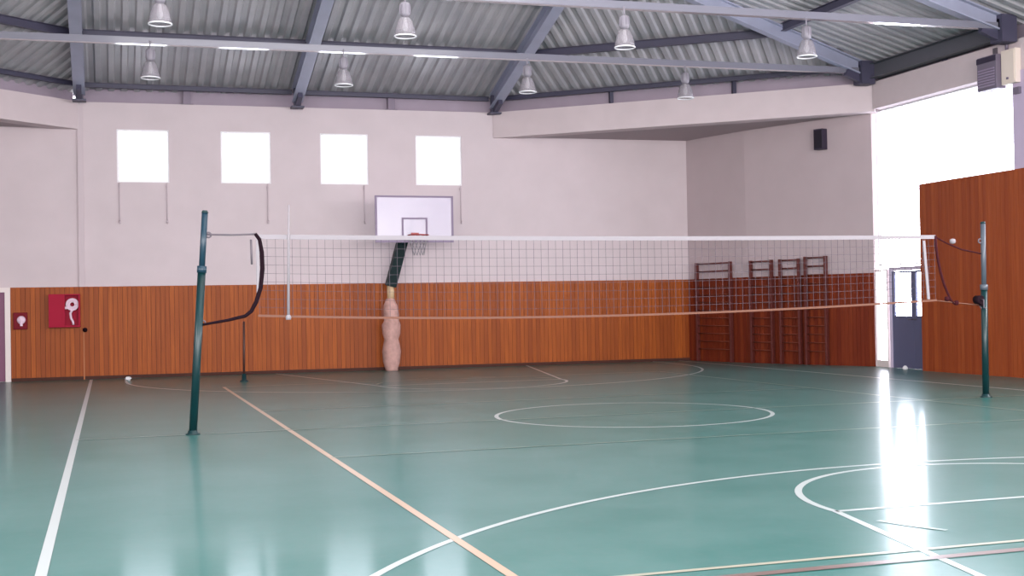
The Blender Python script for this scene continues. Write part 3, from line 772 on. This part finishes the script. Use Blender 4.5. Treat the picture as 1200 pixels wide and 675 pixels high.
# ------------------------------------------------------------------ light and camera
w = bpy.data.worlds.new('sky'); S.world = w; w.use_nodes = True
N = w.node_tree.nodes; L = w.node_tree.links; bg = N['Background']
tc = N.new('ShaderNodeTexCoord')
def vdot(v):
    q = N.new('ShaderNodeVectorMath'); q.operation = 'DOT_PRODUCT'; q.inputs[1].default_value = v; L.new(tc.outputs['Generated'], q.inputs[0]); return q.outputs['Value']
def mrange(src, a, b_, c, d_):
    q = N.new('ShaderNodeMapRange'); q.interpolation_type = 'SMOOTHSTEP'
    for i_, v_ in zip((1, 2, 3, 4), (a, b_, c, d_)): q.inputs[i_].default_value = v_
    L.new(src, q.inputs[0]); return q.outputs[0]
def mth(op, a, b_=None):
    q = N.new('ShaderNodeMath'); q.operation = op
    for i_, v_ in enumerate((a, b_)):
        if v_ is None: continue
        if isinstance(v_, float): q.inputs[i_].default_value = v_
        else: L.new(v_, q.inputs[i_])
    return q.outputs[0]
az = Vector((.605, .855, 0)).normalized()            # a gap of very bright low sky beyond the door
side = mth('ABSOLUTE', vdot((az.y, -az.x, 0)))
front = mth('GREATER_THAN', vdot(tuple(az)), 0.0)
g1 = mrange(side, .006, .026, 1.0, 0.0)
g2 = mrange(vdot((0, 0, 1)), .10, .2, 1.0, 0.0)
gl = mth('MULTIPLY', mth('MULTIPLY', g1, g2), front)
st = mth('ADD', mth('MULTIPLY', gl, 22.0), 4.6)
L.new(st, bg.inputs['Strength'])
bg.inputs['Color'].default_value = (.93, .95, 1, 1)

def area(name, loc, rot, sx, sy, power, col=(1, .97, .98)):
    l = bpy.data.lights.new(name, 'AREA'); l.shape = 'RECTANGLE'; l.size = sx; l.size_y = sy; l.energy = power; l.color = col
    o = bpy.data.objects.new(name, l); COL.objects.link(o); o.location = loc; o.rotation_euler = rot; return o
area('rear_fill_light', (-2.4, -17.5, 4.2), (math.radians(82), 0, 0), 20, 4.5, 2700)  # added fill behind the camera; the rear wall has no window
area('roof_fill_light', (-2.4, -1, 8.0), (0, 0, 0), 8.5, 13, 450)  # added soft overhead fill above the view, no fixture there
area('left_fill_light', (-13.3, -8, 4.2), (math.radians(75), 0, math.radians(-90)), 12, 2.5, 700)  # added fill from the unseen left side; that wall is solid
area('right_fill_light', (8.8, -8, 4.6), (math.radians(75), 0, math.radians(90)), 14, 1.6, 900)  # added fill out of view, mostly along solid wall

cam = bpy.data.cameras.new('camera'); co = bpy.data.objects.new('camera', cam); COL.objects.link(co)
r = Vector((0.9515453879127405, -0.3070169496075647, -0.017377209087149993)); u = Vector((0.012388870276356451, -0.01818931500013092, 0.999757803026864)); f = Vector((0.3072586705615776, 0.9515302104891321, 0.013504365636335816))
mw = Matrix(((r.x, u.x, -f.x, -6.5517), (r.y, u.y, -f.y, -15.1972), (r.z, u.z, -f.z, 1.4626), (0, 0, 0, 1)))
co.matrix_world = mw; cam.sensor_width = 36; cam.sensor_fit = 'HORIZONTAL'; cam.lens = 1464.36/1200*36; cam.clip_end = 200
S.camera = co
S.view_settings.view_transform = 'Standard'; S.view_settings.look = 'None'; S.view_settings.exposure = .6
